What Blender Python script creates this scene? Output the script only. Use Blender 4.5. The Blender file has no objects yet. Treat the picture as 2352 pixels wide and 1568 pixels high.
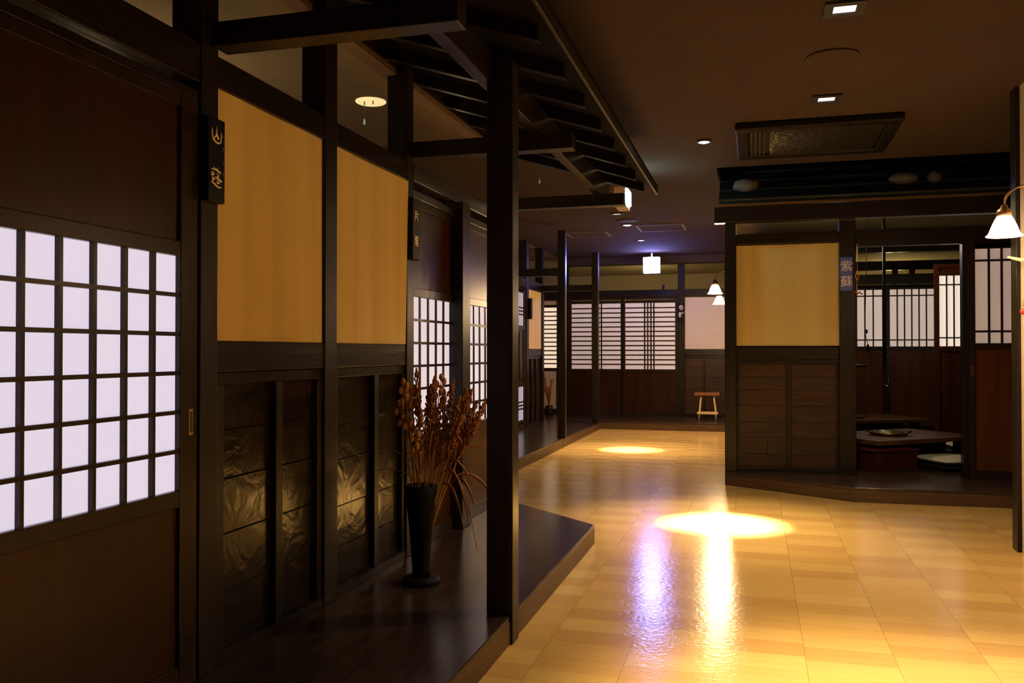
import bpy, math, random
from mathutils import Vector, Matrix
random.seed(7)
C = bpy.context.scene.collection
PI = math.pi
WL = {}
CEIL = 2.60
DECK = 0.11

# ---------------------------------------------------------------- materials
def newmat(name):
    m = bpy.data.materials.new(name); m.use_nodes = True
    nt = m.node_tree; return m, nt, nt.nodes['Principled BSDF']
def N(nt, t, **kw):
    n = nt.nodes.new(t)
    for k, v in kw.items(): setattr(n, k, v)
    return n
def rgba(c): return (c[0], c[1], c[2], 1)
def grain(name, c1, c2, rough=.35, sc=(2, 2, 20), bump=.15, spec=.22, c3=None, nscale=3.0, coat=0.0):
    """stained wood: a noise stretched along the grain; sc holds the frequency on each axis"""
    m, nt, b = newmat(name); L = nt.links.new
    tc = N(nt, 'ShaderNodeTexCoord'); mp = N(nt, 'ShaderNodeMapping'); mp.inputs['Scale'].default_value = sc
    L(tc.outputs['Object'], mp.inputs['Vector'])
    no = N(nt, 'ShaderNodeTexNoise'); no.inputs['Scale'].default_value = nscale; no.inputs['Detail'].default_value = 6
    no.inputs['Roughness'].default_value = .6; no.inputs['Distortion'].default_value = .6
    L(mp.outputs['Vector'], no.inputs['Vector'])
    cr = N(nt, 'ShaderNodeValToRGB'); e = cr.color_ramp.elements
    e[0].position = .3; e[0].color = rgba(c1); e[1].position = .72; e[1].color = rgba(c2)
    if c3: x = e.new(.5); x.color = rgba(c3)
    L(no.outputs['Fac'], cr.inputs['Fac']); L(cr.outputs['Color'], b.inputs['Base Color'])
    b.inputs['Roughness'].default_value = rough; b.inputs['Specular IOR Level'].default_value = spec
    if coat: b.inputs['Coat Weight'].default_value = coat; b.inputs['Coat Roughness'].default_value = .12
    bp = N(nt, 'ShaderNodeBump'); bp.inputs['Strength'].default_value = bump; bp.inputs['Distance'].default_value = .004
    L(no.outputs['Fac'], bp.inputs['Height']); L(bp.outputs['Normal'], b.inputs['Normal'])
    return m
def plain(name, c, rough=.5, metal=0, spec=.5, noise=0, nsc=8, bump=0):
    m, nt, b = newmat(name); L = nt.links.new
    b.inputs['Base Color'].default_value = rgba(c); b.inputs['Roughness'].default_value = rough
    b.inputs['Metallic'].default_value = metal; b.inputs['Specular IOR Level'].default_value = spec
    tc = N(nt, 'ShaderNodeTexCoord'); no = N(nt, 'ShaderNodeTexNoise'); no.inputs['Scale'].default_value = nsc
    no.inputs['Detail'].default_value = 4; L(tc.outputs['Object'], no.inputs['Vector'])
    cr = N(nt, 'ShaderNodeValToRGB'); e = cr.color_ramp.elements
    k = max(noise, .02)
    e[0].position = .3; e[0].color = rgba([x * (1 - k) for x in c]); e[1].position = .7; e[1].color = rgba([min(1, x * (1 + k)) for x in c])
    L(no.outputs['Fac'], cr.inputs['Fac']); L(cr.outputs['Color'], b.inputs['Base Color'])
    if bump:
        bp = N(nt, 'ShaderNodeBump'); bp.inputs['Strength'].default_value = bump; bp.inputs['Distance'].default_value = .003
        L(no.outputs['Fac'], bp.inputs['Height']); L(bp.outputs['Normal'], b.inputs['Normal'])
    return m
def glow(name, c, s, base=(.8, .8, .8), var=0.04):
    m, nt, b = newmat(name); L = nt.links.new
    b.inputs['Base Color'].default_value = rgba(base); b.inputs['Roughness'].default_value = .7
    tc = N(nt, 'ShaderNodeTexCoord'); no = N(nt, 'ShaderNodeTexNoise'); no.inputs['Scale'].default_value = 5
    L(tc.outputs['Object'], no.inputs['Vector'])
    mr = N(nt, 'ShaderNodeMapRange'); mr.inputs['To Min'].default_value = s * (1 - var); mr.inputs['To Max'].default_value = s * (1 + var)
    L(no.outputs['Fac'], mr.inputs['Value'])
    b.inputs['Emission Color'].default_value = rgba(c); L(mr.outputs['Result'], b.inputs['Emission Strength'])
    return m

DW = (.010, .007, .005); DW2 = (.022, .014, .009)
M = {}
M['post'] = grain('dark_post_wood', DW, DW2, .34, (9, 9, .7), .12)
M['beamx'] = grain('dark_beam_wood_across', DW, DW2, .34, (.7, 9, 9), .12)
M['beamy'] = grain('dark_beam_wood_along', DW, DW2, .27, (9, .7, 9), .35)
M['canopy'] = grain('canopy_wood', (.007, .005, .003), (.014, .010, .005), .32, (3, 3, 3), .15, spec=.13)
M['beamgloss'] = grain('glossy_dark_beam_wood', DW, DW2, .36, (9, .7, 9), .5, spec=1.0)
M['roofdark'] = grain('roof_board_wood', (.004, .003, .002), (.009, .006, .003), .6, (9, .7, 9), .1, spec=.05)
M['board'] = grain('dark_board_wood', (.016, .009, .005), (.042, .024, .012), .27, (1.2, 1.2, 10), .35, nscale=3)
M['boardfront'] = grain('brown_board_wood', (.024, .013, .008), (.070, .030, .012), .42, (1.0, 1.0, 9), .25, nscale=3)
M['deck'] = grain('deck_wood', (.018, .010, .007), (.040, .023, .016), .2, (12, 1, 12), .12, spec=.4)
M['deckx'] = grain('deck_wood_across', (.032, .018, .012), (.070, .040, .028), .2, (1, 12, 12), .12, spec=.4)
M['deckedge'] = grain('deck_edge_wood', (.060, .033, .015), (.115, .062, .026), .4, (1.2, 1.2, 14), .15)
M['door'] = grain('red_brown_door_wood', (.024, .007, .0025), (.050, .015, .005), .30, (6, 6, .5), .08)
M['doorframe'] = grain('door_frame_wood', (.018, .010, .006), (.038, .021, .011), .28, (5, 5, 5), .08)
M['doorbooth'] = grain('booth_door_wood', (.070, .020, .006), (.130, .040, .012), .35, (6, 6, .5), .08)
M['redwood'] = grain('red_lacquer_wood', (.045, .009, .004), (.085, .018, .007), .30, (3, 3, 3), .05)
M['tabletop'] = grain('table_wood', (.10, .042, .014), (.17, .072, .024), .3, (1, 8, 8), .08)
M['stoolred'] = grain('red_brown_stool_wood', (.15, .045, .015), (.24, .08, .03), .35, (2, 8, 8), .08)
M['pale'] = grain('pale_wood', (.55, .38, .17), (.75, .55, .28), .4, (1, 8, 8), .05)
M['plasterdark'] = plain('brown_ceiling_paint', (.062, .043, .033), .95, spec=.03, noise=.06, nsc=3)
M['plaster'] = plain('cream_plaster', (.60, .48, .32), .8, noise=.08, nsc=30, bump=.2)
M['olive'] = plain('room_wall_paint', (.34, .27, .17), .8, noise=.06)
M['black'] = plain('black_lacquer', (.006, .005, .005), .4, spec=.12)
M['blackmat'] = plain('matt_black', (.012, .012, .012), .6)
M['bronze'] = plain('aged_brass', (.45, .28, .13), .35, metal=1)
M['iron'] = plain('dark_iron', (.05, .05, .05), .4, metal=1)
M['goldlit_pan'] = plain('pan_with_gold_reflection', (.42, .30, .14), .35, metal=1)  # grill pan metal; its golden reflection is put into the base colour
M['steel'] = plain('steel', (.6, .58, .55), .25, metal=1)
M['gold'] = plain('gold_lettering', (.95, .80, .50), .6)
M['white'] = plain('white_lettering', (.85, .82, .88), .5)
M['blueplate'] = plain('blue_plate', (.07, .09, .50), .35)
M['grey'] = plain('grey_trim', (.20, .17, .15), .5)
M['beige'] = plain('beige_metal', (.50, .38, .26), .5)
M['zabuton'] = plain('white_cushion_cloth', (.80, .78, .70), .9, noise=.05)
M['stone'] = plain('grey_roof_stone', (.16, .13, .10), .85, noise=.35, nsc=6, bump=.5)
M['shingle'] = grain('blackened_shingle', (.010, .011, .010), (.024, .028, .024), .75, (1, 9, 9), .3, spec=.2)
M['stem'] = plain('dry_stem', (.45, .22, .06), .7, noise=.3, nsc=20)
M['seed'] = plain('rust_seed', (.30, .105, .022), .8, noise=.45, nsc=40)
M['pod'] = plain('ochre_pod', (.50, .22, .04), .7, noise=.3, nsc=30)
M['leaf'] = plain('dry_leaf', (.26, .09, .03), .6, noise=.35, nsc=15)
M['orange'] = plain('orange_cord', (.75, .26, .06), .6)
M['twig'] = plain('pale_twig', (.72, .55, .33), .6)
M['red'] = plain('red_berry', (.55, .06, .02), .5)
M['green'] = glow('green_cord_tip', (.03, .50, .30), .22)
M['cordgreen'] = plain('green_cord', (.02, .16, .10), .6)
M['cyan'] = glow('pale_cyan_tip', (.2, .8, .75), .22)
M['paperA'] = glow('lit_paper_cool', (.93, .83, 1.0), .76, (.25, .25, .25), var=.02)
M['paperB'] = glow('lit_paper_mid', (.98, .85, .92), .66, (.3, .3, .3), var=.03)
M['paperC'] = glow('lit_paper_far', (.95, .70, .66), .25, var=.12)
M['paperD'] = glow('lit_paper_room', (.95, .72, .62), .44, var=.06)
M['paperE'] = glow('lit_paper_inner', (1.0, .82, .68), .82, var=.04)
M['paperF'] = glow('lit_paper_blue', (.66, .66, 1.0), .72, var=.05)
M['paperG'] = glow('lit_paper_warm', (1.0, .78, .55), .75, var=.04)
M['paperH'] = glow('dim_paper_door', (.78, .58, .50), .30, var=.06)
M['sign'] = glow('lit_exit_face', (.25, .28, 1.0), 115)
M['signcyan'] = glow('lit_cyan_face', (.50, .95, 1.0), 40)
M['bulb'] = glow('warm_bulb', (1, .72, .42), 30)
M['shade'] = glow('lit_glass_shade', (1, .76, .50), 9)
M['shadefar'] = glow('lit_glass_shade_far', (1, .76, .50), 5)
M['spot'] = glow('spot_reflector', (1, .86, .76), 2.0, var=.3)
M['spotdim'] = glow('spot_reflector_dim', (1, .86, .72), 1.0, var=.3)
M['roomlamp'] = glow('room_lamp_face', (1, .80, .36), .78)
M['mesh'] = plain('speaker_mesh', (.06, .042, .028), .9, spec=.05)
M['trimlight'] = plain('pale_ceiling_trim', (.16, .11, .08), .6, spec=.15)
M['trimdark'] = plain('dark_ceiling_trim', (.055, .038, .026), .6, spec=.15)

# printed blind cloth with faint vertical bands
def blindmat():
    m, nt, b = newmat('cream_blind_cloth'); L = nt.links.new
    tc = N(nt, 'ShaderNodeTexCoord'); mp = N(nt, 'ShaderNodeMapping'); mp.inputs['Scale'].default_value = (5, 5, .15)
    L(tc.outputs['Object'], mp.inputs['Vector'])
    no = N(nt, 'ShaderNodeTexNoise'); no.inputs['Scale'].default_value = 1.5; L(mp.outputs['Vector'], no.inputs['Vector'])
    cr = N(nt, 'ShaderNodeValToRGB'); e = cr.color_ramp.elements
    e[0].position = .35; e[0].color = (.68, .50, .19, 1); e[1].position = .65; e[1].color = (.78, .59, .23, 1)
    L(no.outputs['Fac'], cr.inputs['Fac']); L(cr.outputs['Color'], b.inputs['Base Color'])
    b.inputs['Roughness'].default_value = .85; b.inputs['Specular IOR Level'].default_value = .2
    wv = N(nt, 'ShaderNodeTexNoise'); wv.inputs['Scale'].default_value = 300; L(tc.outputs['Object'], wv.inputs['Vector'])
    bp = N(nt, 'ShaderNodeBump'); bp.inputs['Strength'].default_value = .15; bp.inputs['Distance'].default_value = .001
    L(wv.outputs['Fac'], bp.inputs['Height']); L(bp.outputs['Normal'], b.inputs['Normal'])
    return m
M['blind'] = blindmat()
M['blindlamplit'] = plain('lamplit_blind_cloth', (.80, .70, .55), .85, noise=.03)  # same cream cloth, with the wall lamps' light put into a paler colour

def wainmat():
    """dark boards laid across the wall, glossy, with wavy film-like wrinkles"""
    m, nt, b = newmat('glossy_wainscot'); L = nt.links.new
    tc = N(nt, 'ShaderNodeTexCoord'); mp = N(nt, 'ShaderNodeMapping'); mp.inputs['Scale'].default_value = (2, 1.2, 9)
    L(tc.outputs['Object'], mp.inputs['Vector'])
    no = N(nt, 'ShaderNodeTexNoise'); no.inputs['Scale'].default_value = 2.2; no.inputs['Detail'].default_value = 6; no.inputs['Distortion'].default_value = .7
    L(mp.outputs['Vector'], no.inputs['Vector'])
    cr = N(nt, 'ShaderNodeValToRGB'); e = cr.color_ramp.elements
    e[0].position = .35; e[0].color = (.006, .004, .002, 1); e[1].position = .7; e[1].color = (.024, .013, .005, 1)
    L(no.outputs['Fac'], cr.inputs['Fac']); L(cr.outputs['Color'], b.inputs['Base Color'])
    b.inputs['Roughness'].default_value = .21; b.inputs['Specular IOR Level'].default_value = .55
    n2 = N(nt, 'ShaderNodeTexNoise'); n2.inputs['Scale'].default_value = 6; n2.inputs['Detail'].default_value = 3; n2.inputs['Distortion'].default_value = 1.6
    L(tc.outputs['Object'], n2.inputs['Vector'])
    bp = N(nt, 'ShaderNodeBump'); bp.inputs['Strength'].default_value = .28; bp.inputs['Distance'].default_value = .014
    L(n2.outputs['Fac'], bp.inputs['Height']); L(bp.outputs['Normal'], b.inputs['Normal'])
    return m
M['wain'] = wainmat()

def floormat():
    """vinyl plank floor: columns .314 m wide along the corridor, planks .157 m deep across"""
    m, nt, b = newmat('plank_floor'); L = nt.links.new
    def mth(op, a, c=None, d=None):
        n = N(nt, 'ShaderNodeMath', operation=op)
        for i, v in enumerate((a, c, d)):
            if v is None: continue
            if isinstance(v, (int, float)): n.inputs[i].default_value = v
            else: L(v, n.inputs[i])
        return n.outputs[0]
    tc = N(nt, 'ShaderNodeTexCoord'); sp = N(nt, 'ShaderNodeSeparateXYZ'); L(tc.outputs['Object'], sp.inputs[0])
    W, Hh = .314, .152
    u = mth('DIVIDE', mth('SUBTRACT', sp.outputs['X'], .172), W); cu = mth('FLOOR', u); fu = mth('FRACT', u)
    off = mth('MULTIPLY', mth('FRACT', mth('MULTIPLY', cu, .413)), 3)
    v = mth('ADD', mth('DIVIDE', sp.outputs['Y'], Hh), off); cv = mth('FLOOR', v); fv = mth('FRACT', v)
    cb = N(nt, 'ShaderNodeCombineXYZ'); L(cu, cb.inputs[0]); L(cv, cb.inputs[1])
    wn = N(nt, 'ShaderNodeTexWhiteNoise'); L(cb.outputs[0], wn.inputs['Vector'])
    alt = mth('MODULO', mth('ADD', cv, 100), 2)
    t = mth('ADD', mth('MULTIPLY', alt, .34), mth('MULTIPLY', wn.outputs['Value'], .62))
    mp = N(nt, 'ShaderNodeMapping'); mp.inputs['Scale'].default_value = (1.3, 11, 1); L(tc.outputs['Object'], mp.inputs['Vector'])
    no = N(nt, 'ShaderNodeTexNoise'); no.inputs['Scale'].default_value = 2.4; no.inputs['Detail'].default_value = 4; L(mp.outputs['Vector'], no.inputs['Vector'])
    t2 = mth('ADD', mth('MULTIPLY', t, .62), mth('MULTIPLY', no.outputs['Fac'], .45))
    cr = N(nt, 'ShaderNodeValToRGB'); e = cr.color_ramp.elements
    e[0].position = .18; e[0].color = (.45, .25, .076, 1); e[1].position = .85; e[1].color = (.57, .365, .115, 1)
    x = e.new(.5); x.color = (.51, .305, .092, 1)
    L(t2, cr.inputs['Fac'])
    du = mth('MULTIPLY', mth('MINIMUM', fu, mth('SUBTRACT', 1, fu)), W)
    dv = mth('MULTIPLY', mth('MINIMUM', fv, mth('SUBTRACT', 1, fv)), Hh)
    su = mth('LESS_THAN', du, .0011); sv = mth('LESS_THAN', dv, .0004)
    seam = mth('MAXIMUM', su, mth('MULTIPLY', sv, .3))
    mx = N(nt, 'ShaderNodeMix', data_type='RGBA'); L(mth('MULTIPLY', seam, .6), mx.inputs['Factor'])
    L(cr.outputs['Color'], mx.inputs[6]); mx.inputs[7].default_value = (.12, .06, .02, 1)
    L(mx.outputs[2], b.inputs['Base Color'])
    b.inputs['Roughness'].default_value = .17; b.inputs['Specular IOR Level'].default_value = .5
    n2 = N(nt, 'ShaderNodeTexNoise'); n2.inputs['Scale'].default_value = 45; n2.inputs['Detail'].default_value = 3; L(tc.outputs['Object'], n2.inputs['Vector'])
    bp = N(nt, 'ShaderNodeBump'); bp.inputs['Strength'].default_value = .5; bp.inputs['Distance'].default_value = .002
    L(n2.outputs['Fac'], bp.inputs['Height']); L(bp.outputs['Normal'], b.inputs['Normal'])
    return m
M['floor'] = floormat()

# ---------------------------------------------------------------- geometry helpers
class Fr:
    def __init__(s, o, u, n):
        s.o, s.u, s.n = Vector(o), Vector(u), Vector(n)
    def p(s, u, z, n): return s.o + s.u * u + Vector((0, 0, z)) + s.n * n
WORLD = Fr((0, 0, 0), (1, 0, 0), (0, 1, 0))
class MB:
    def __init__(s): s.v = []; s.f = []; s.sm = []
    def hexa(s, c):
        i = len(s.v); s.v += [Vector(x) for x in c]
        for q in ((0, 3, 2, 1), (4, 5, 6, 7), (0, 1, 5, 4), (1, 2, 6, 5), (2, 3, 7, 6), (3, 0, 4, 7)):
            s.f.append([i + k for k in q]); s.sm.append(False)
        return s
    def box(s, x0, x1, y0, y1, z0, z1):
        return s.hexa([(x0, y0, z0), (x1, y0, z0), (x1, y1, z0), (x0, y1, z0), (x0, y0, z1), (x1, y0, z1), (x1, y1, z1), (x0, y1, z1)])
    def fb(s, F, u0, u1, z0, z1, n0, n1):
        return s.hexa([F.p(u0, z0, n0), F.p(u1, z0, n0), F.p(u1, z0, n1), F.p(u0, z0, n1), F.p(u0, z1, n0), F.p(u1, z1, n0), F.p(u1, z1, n1), F.p(u0, z1, n1)])
    def prism(s, poly, z0, z1):
        i = len(s.v); n = len(poly)
        s.v += [Vector((a, b, z0)) for a, b in poly] + [Vector((a, b, z1)) for a, b in poly]
        s.f.append([i + k for k in range(n)][::-1]); s.f.append([i + n + k for k in range(n)]); s.sm += [False] * 2
        for k in range(n):
            s.f.append([i + k, i + (k + 1) % n, i + n + (k + 1) % n, i + n + k]); s.sm.append(False)
        return s
    def tube(s, pts, r, seg=8, cap=True):
        pts = [Vector(p) for p in pts]; rs = r if isinstance(r, (list, tuple)) else [r] * len(pts)
        i0 = len(s.v); up = Vector((0, 0, 1)); prev = None
        for k, p in enumerate(pts):
            t = (pts[min(k + 1, len(pts) - 1)] - pts[max(k - 1, 0)]).normalized()
            if prev is None: a = t.orthogonal().normalized()
            else:
                a = prev - t * prev.dot(t)
                a = a.normalized() if a.length > 1e-6 else t.orthogonal().normalized()
            prev = a; b = t.cross(a)
            for j in range(seg):
                q = 2 * PI * j / seg; s.v.append(p + (a * math.cos(q) + b * math.sin(q)) * rs[k])
        for k in range(len(pts) - 1):
            for j in range(seg):
                a = i0 + k * seg + j; b = i0 + k * seg + (j + 1) % seg
                s.f.append([a, b, b + seg, a + seg]); s.sm.append(True)
        if cap:
            s.f.append([i0 + j for j in range(seg)][::-1]); s.f.append([i0 + (len(pts) - 1) * seg + j for j in range(seg)]); s.sm += [False] * 2
        return s
    def lathe(s, c, prof, seg=28, axis=None):
        c = Vector(c); i0 = len(s.v)
        for r, z in prof:
            for j in range(seg):
                q = 2 * PI * j / seg; s.v.append(c + Vector((r * math.cos(q), r * math.sin(q), z)))
        for k in range(len(prof) - 1):
            for j in range(seg):
                a = i0 + k * seg + j; b = i0 + k * seg + (j + 1) % seg
                s.f.append([a, b, b + seg, a + seg]); s.sm.append(True)
        if prof[0][0] > 1e-5: s.f.append([i0 + j for j in range(seg)][::-1]); s.sm.append(False)
        if prof[-1][0] > 1e-5: s.f.append([i0 + (len(prof) - 1) * seg + j for j in range(seg)]); s.sm.append(False)
        return s
    def blob(s, c, r, sub=1, jit=0):
        # a small faceted ball (rx, ry, rz)
        c = Vector(c); i0 = len(s.v); nu, nv = (6, 4) if sub == 1 else (16, 10)
        s.v.append(c + Vector((0, 0, -r[2])))
        for k in range(1, nv):
            ph = -PI / 2 + PI * k / nv
            for j in range(nu):
                q = 2 * PI * j / nu; d = 1 + random.uniform(-jit, jit)
                s.v.append(c + Vector((r[0] * math.cos(ph) * math.cos(q) * d, r[1] * math.cos(ph) * math.sin(q) * d, r[2] * math.sin(ph) * d)))
        s.v.append(c + Vector((0, 0, r[2]))); top = len(s.v) - 1
        for j in range(nu):
            s.f.append([i0, i0 + 1 + (j + 1) % nu, i0 + 1 + j]); s.sm.append(True)
            b = i0 + 1 + (nv - 2) * nu
            s.f.append([top, b + j, b + (j + 1) % nu]); s.sm.append(True)
        for k in range(nv - 2):
            for j in range(nu):
                a = i0 + 1 + k * nu + j; b = i0 + 1 + k * nu + (j + 1) % nu
                s.f.append([a, b, b + nu, a + nu]); s.sm.append(True)
        return s
    def ribbon(s, pts, w, up=Vector((0, 0, 1)), th=.0012):
        pts = [Vector(p) for p in pts]; i0 = len(s.v); n = len(pts)
        for k, p in enumerate(pts):
            t = (pts[min(k + 1, n - 1)] - pts[max(k - 1, 0)]).normalized()
            a = t.cross(up); a = a.normalized() if a.length > .05 else Vector((.3, 1, 0)).normalized()
            nn = a.cross(t).normalized(); ww = w[k] if isinstance(w, (list, tuple)) else w
            s.v += [p - a * ww, p + nn * th - nn * ww * .3, p + a * ww, p - nn * th - nn * ww * .3]
        for k in range(n - 1):
            for j in range(4):
                a = i0 + 4 * k + j; b = i0 + 4 * k + (j + 1) % 4
                s.f.append([a, b, b + 4, a + 4]); s.sm.append(True)
        s.f.append([i0, i0 + 3, i0 + 2, i0 + 1]); b = i0 + 4 * (n - 1); s.f.append([b, b + 1, b + 2, b + 3]); s.sm += [False] * 2
        return s
    def build(s, name, mat, parent=None, bevel=0, loc=None):
        if loc is None:
            if parent is not None: loc = WL[parent.name]
            else:
                xs = [v.x for v in s.v]; ys = [v.y for v in s.v]; zs = [v.z for v in s.v]
                loc = Vector(((min(xs) + max(xs)) / 2, (min(ys) + max(ys)) / 2, min(zs)))
        loc = Vector(loc)
        me = bpy.data.meshes.new(name); me.from_pydata([tuple(v - loc) for v in s.v], [], s.f)
        me.polygons.foreach_set('use_smooth', s.sm); me.materials.append(mat if not isinstance(mat, str) else M[mat]); me.update()
        o = bpy.data.objects.new(name, me); C.objects.link(o)
        if parent is not None:
            o.parent = parent; o.location = loc - WL[parent.name]
        else: o.location = loc
        WL[o.name] = loc
        if bevel:
            bv = o.modifiers.new('edge', 'BEVEL'); bv.width = bevel; bv.segments = 2; bv.limit_method = 'ANGLE'
        return o
def B(x0, x1, y0, y1, z0, z1): return MB().box(x0, x1, y0, y1, z0, z1)
def tag(o, label=None, cat=None, group=None, kind=None):
    if label: o['label'] = label
    if cat: o['category'] = cat
    if group: o['group'] = group
    if kind: o['kind'] = kind
    return o
def thing(name, loc, label, cat, group=None, kind=None):
    o = bpy.data.objects.new(name, None); C.objects.link(o); o.location = loc; o.empty_display_size = .1
    WL[o.name] = Vector(loc); return tag(o, label, cat, group, kind)
def lettering(name, items, mat, parent):
    """items: (char, size, centre, right, up); each raised character is a part of its own"""
    for ch, size, cen, R, U in items:
        cu = bpy.data.curves.new('t', 'FONT'); cu.body = ch; cu.size = size; cu.align_x = 'CENTER'; cu.align_y = 'CENTER'
        cu.extrude = .0012; cu.offset = size * .008; cu.resolution_u = 3
        to = bpy.data.objects.new('t', cu); C.objects.link(to); bpy.context.view_layer.update()
        dg = bpy.context.evaluated_depsgraph_get(); me = bpy.data.meshes.new_from_object(to.evaluated_get(dg))
        xs = [v.co.x for v in me.vertices]; ys = [v.co.y for v in me.vertices]
        cx, cy = (min(xs) + max(xs)) / 2, (min(ys) + max(ys)) / 2
        R, U = Vector(R), Vector(U); Nn = R.cross(U); mb = MB()
        mb.v = [Vector(cen) + R * (v.co.x - cx) + U * (v.co.y - cy) + Nn * v.co.z for v in me.vertices]
        mb.f = [list(p.vertices) for p in me.polygons]; mb.sm = [False] * len(mb.f)
        bpy.data.objects.remove(to); bpy.data.meshes.remove(me); bpy.data.curves.remove(cu)
        mb.build(name, mat, parent)
def light(kind, loc, power, col, parent=None, **kw):
    l = bpy.data.lights.new('lamp_light', kind); l.energy = power; l.color = col
    for k, v in kw.items(): setattr(l, k, v)
    o = bpy.data.objects.new('lamp_light', l); C.objects.link(o)
    if parent is not None: o.parent = parent; o.location = Vector(loc) - WL[parent.name]
    else: o.location = loc
    return o

FL = Fr((-1.65, 0, 0), (0, 1, 0), (1, 0, 0))        # near left wall, u = y
FL2 = Fr((-2.95, 0, 0), (0, 1, 0), (1, 0, 0))       # recessed left wall
FF = Fr((0, 13.9, 0), (1, 0, 0), (0, -1, 0))        # far wall, u = x
FH = Fr((0, 7.64, 0), (1, 0, 0), (0, -1, 0))        # front wall of the right hand booth
FI = Fr((0, 12.0, 0), (1, 0, 0), (0, -1, 0))        # back wall of the booth

# ---------------------------------------------------------------- shell
S = 'structure'
tag(B(-8, 6, -2.6, 18, -.06, 0).build('floor', 'floor', loc=(0, 0, 0)), 'yellow brown plank floor of the corridor', 'floor', kind=S)
cl = MB()
cl.box(-1.79, 6, -2.6, 7.22, CEIL, CEIL + .06); cl.box(-3.0, -.30, 7.22, 13.9, CEIL, CEIL + .06); cl.box(-3.0, -1.79, 5.8, 7.22, CEIL, CEIL + .06); cl.box(3.2, 6, 7.22, 8.35, CEIL, CEIL + .06)
cl.box(-.33, 3.23, 7.19, 8.38, 3.15, 3.2)
cl.box(-.34, -.30, 7.18, 8.38, CEIL + .06, 3.15); cl.box(3.2, 3.24, 7.18, 8.38, CEIL + .06, 3.15)
cl.box(-.30, 3.2, 7.18, 7.22, CEIL + .06, 3.15); cl.box(-.30, 3.2, 8.35, 8.39, CEIL + .06, 3.15)
tag(cl.build('ceiling', 'plasterdark', loc=(0, 0, 0)), 'dark brown painted ceiling', 'ceiling', kind=S)
c2 = B(-8, -1.79, -2.6, 5.8, CEIL, CEIL + .06); c2.box(-8, -3.0, 5.8, 13.9, CEIL, CEIL + .06)
tag(c2.build('ceiling_left_rooms', plain('room_ceiling_paint', (.17, .125, .075), .95, spec=.03, noise=.05)), kind=S)
tag(B(-.30, 6, 8.35, 13.9, CEIL, CEIL + .06).build('ceiling_booth', plain('booth_ceiling_paint', (.17, .135, .065), .95, spec=.03)), kind=S)
tag(B(-8, 6, 13.9, 18, CEIL, CEIL + .06).build('ceiling_far_room', 'olive'), kind=S)
tag(B(-8, 6, -2.66, -2.6, 0, CEIL).build('wall_back', 'olive'), kind=S)
tag(B(-8.06, -8, -2.6, 18, 0, CEIL).build('wall_outer_left', 'olive'), kind=S)
tag(B(6, 6.06, -2.6, 18, 0, CEIL).build('wall_outer_right', 'olive'), kind=S)
tag(B(-8, 6, 17.0, 17.06, 0, CEIL).build('wall_far_room', 'plaster'), kind=S)
tag(B(-4.9, -4.84, -2.6, 12.0, 0, CEIL).build('wall_left_room', 'olive'), kind=S)

# near left wall: solid parts behind panels and cloth
w = MB()
w.box(-1.75, -1.70, 2.42, 4.0, DECK, 1.97)
w.box(-1.75, -1.70, -2.6, 1.14, DECK, 1.95)
tag(w.build('wall_left', 'board', loc=(0, 0, 0)), 'dark boarded left wall', 'wall', kind=S)
w = MB(); w.box(-2.95, -1.75, 5.77, 5.83, 0, 1.97); w.box(-3.05, -3.001, 5.83, 10.1, 0, 1.97); w.box(-3.05, -3.0, 11.39, 12.15, DECK, 1.97)
tag(w.build('wall_left_recess', 'board', loc=(0, 0, 0)), kind=S)

# posts on the near left wall -------------------------------------------------
def wallpost(y0, y1, label, x0=-1.755, x1=-1.648, z1=CEIL, z0=DECK):
    return tag(B(x0, x1, y0, y1, z0, z1).build('wooden_post', 'post', bevel=.004), label, 'post', 'dark wooden posts')
wallpost(2.330, 2.421, 'dark post carrying the first name plate, left of the first blind')
wallpost(3.140, 3.243, 'dark post between the two left cream blinds')
wallpost(3.985, 4.068, 'dark post right of the second left blind with a name plate')
wallpost(4.690, 4.83, 'dark post between the two middle lattice doors', x1=-1.60, z1=1.97)
wallpost(5.67, 5.77, 'dark post ending the near left wall, behind the free standing post')
wallpost(1.05, 1.14, 'dark post at the left end of the nearest lattice door')

# headers
def beam(name, mb, mat, label, cat='beam', **k): return tag(mb.build(name, mat, bevel=.004, **k), label, cat, 'dark wooden beams')
beam('header_beam', B(-1.74, -1.652, 1.14, 2.330, 1.95, 2.075), 'beamy', 'dark header beam over the nearest lattice door')
beam('header_beam', B(-1.74, -1.650, 2.421, 3.140, 1.962, 2.062), 'beamy', 'dark header beam over the first cream blind')
beam('header_beam', B(-1.74, -1.650, 3.243, 3.985, 1.962, 2.058), 'beamy', 'dark header beam over the second cream blind')
beam('header_beam', B(-1.74, -1.646, 4.068, 5.67, 1.972, 2.062), 'beamgloss', 'glossy dark header beam over the two middle lattice doors')
beam('door_lintel', B(-1.70, -1.655, 1.14, 2.330, 1.895, 1.925), 'beamy', 'thin lintel of the nearest lattice door', 'lintel')
beam('door_lintel', B(-1.70, -1.650, 4.068, 4.690, 1.890, 1.930), 'beamgloss', 'thin lintel of the first middle lattice door', 'lintel')
beam('door_lintel', B(-1.70, -1.650, 4.83, 5.67, 1.890, 1.930), 'beamy', 'thin lintel of the second middle lattice door', 'lintel')

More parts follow.
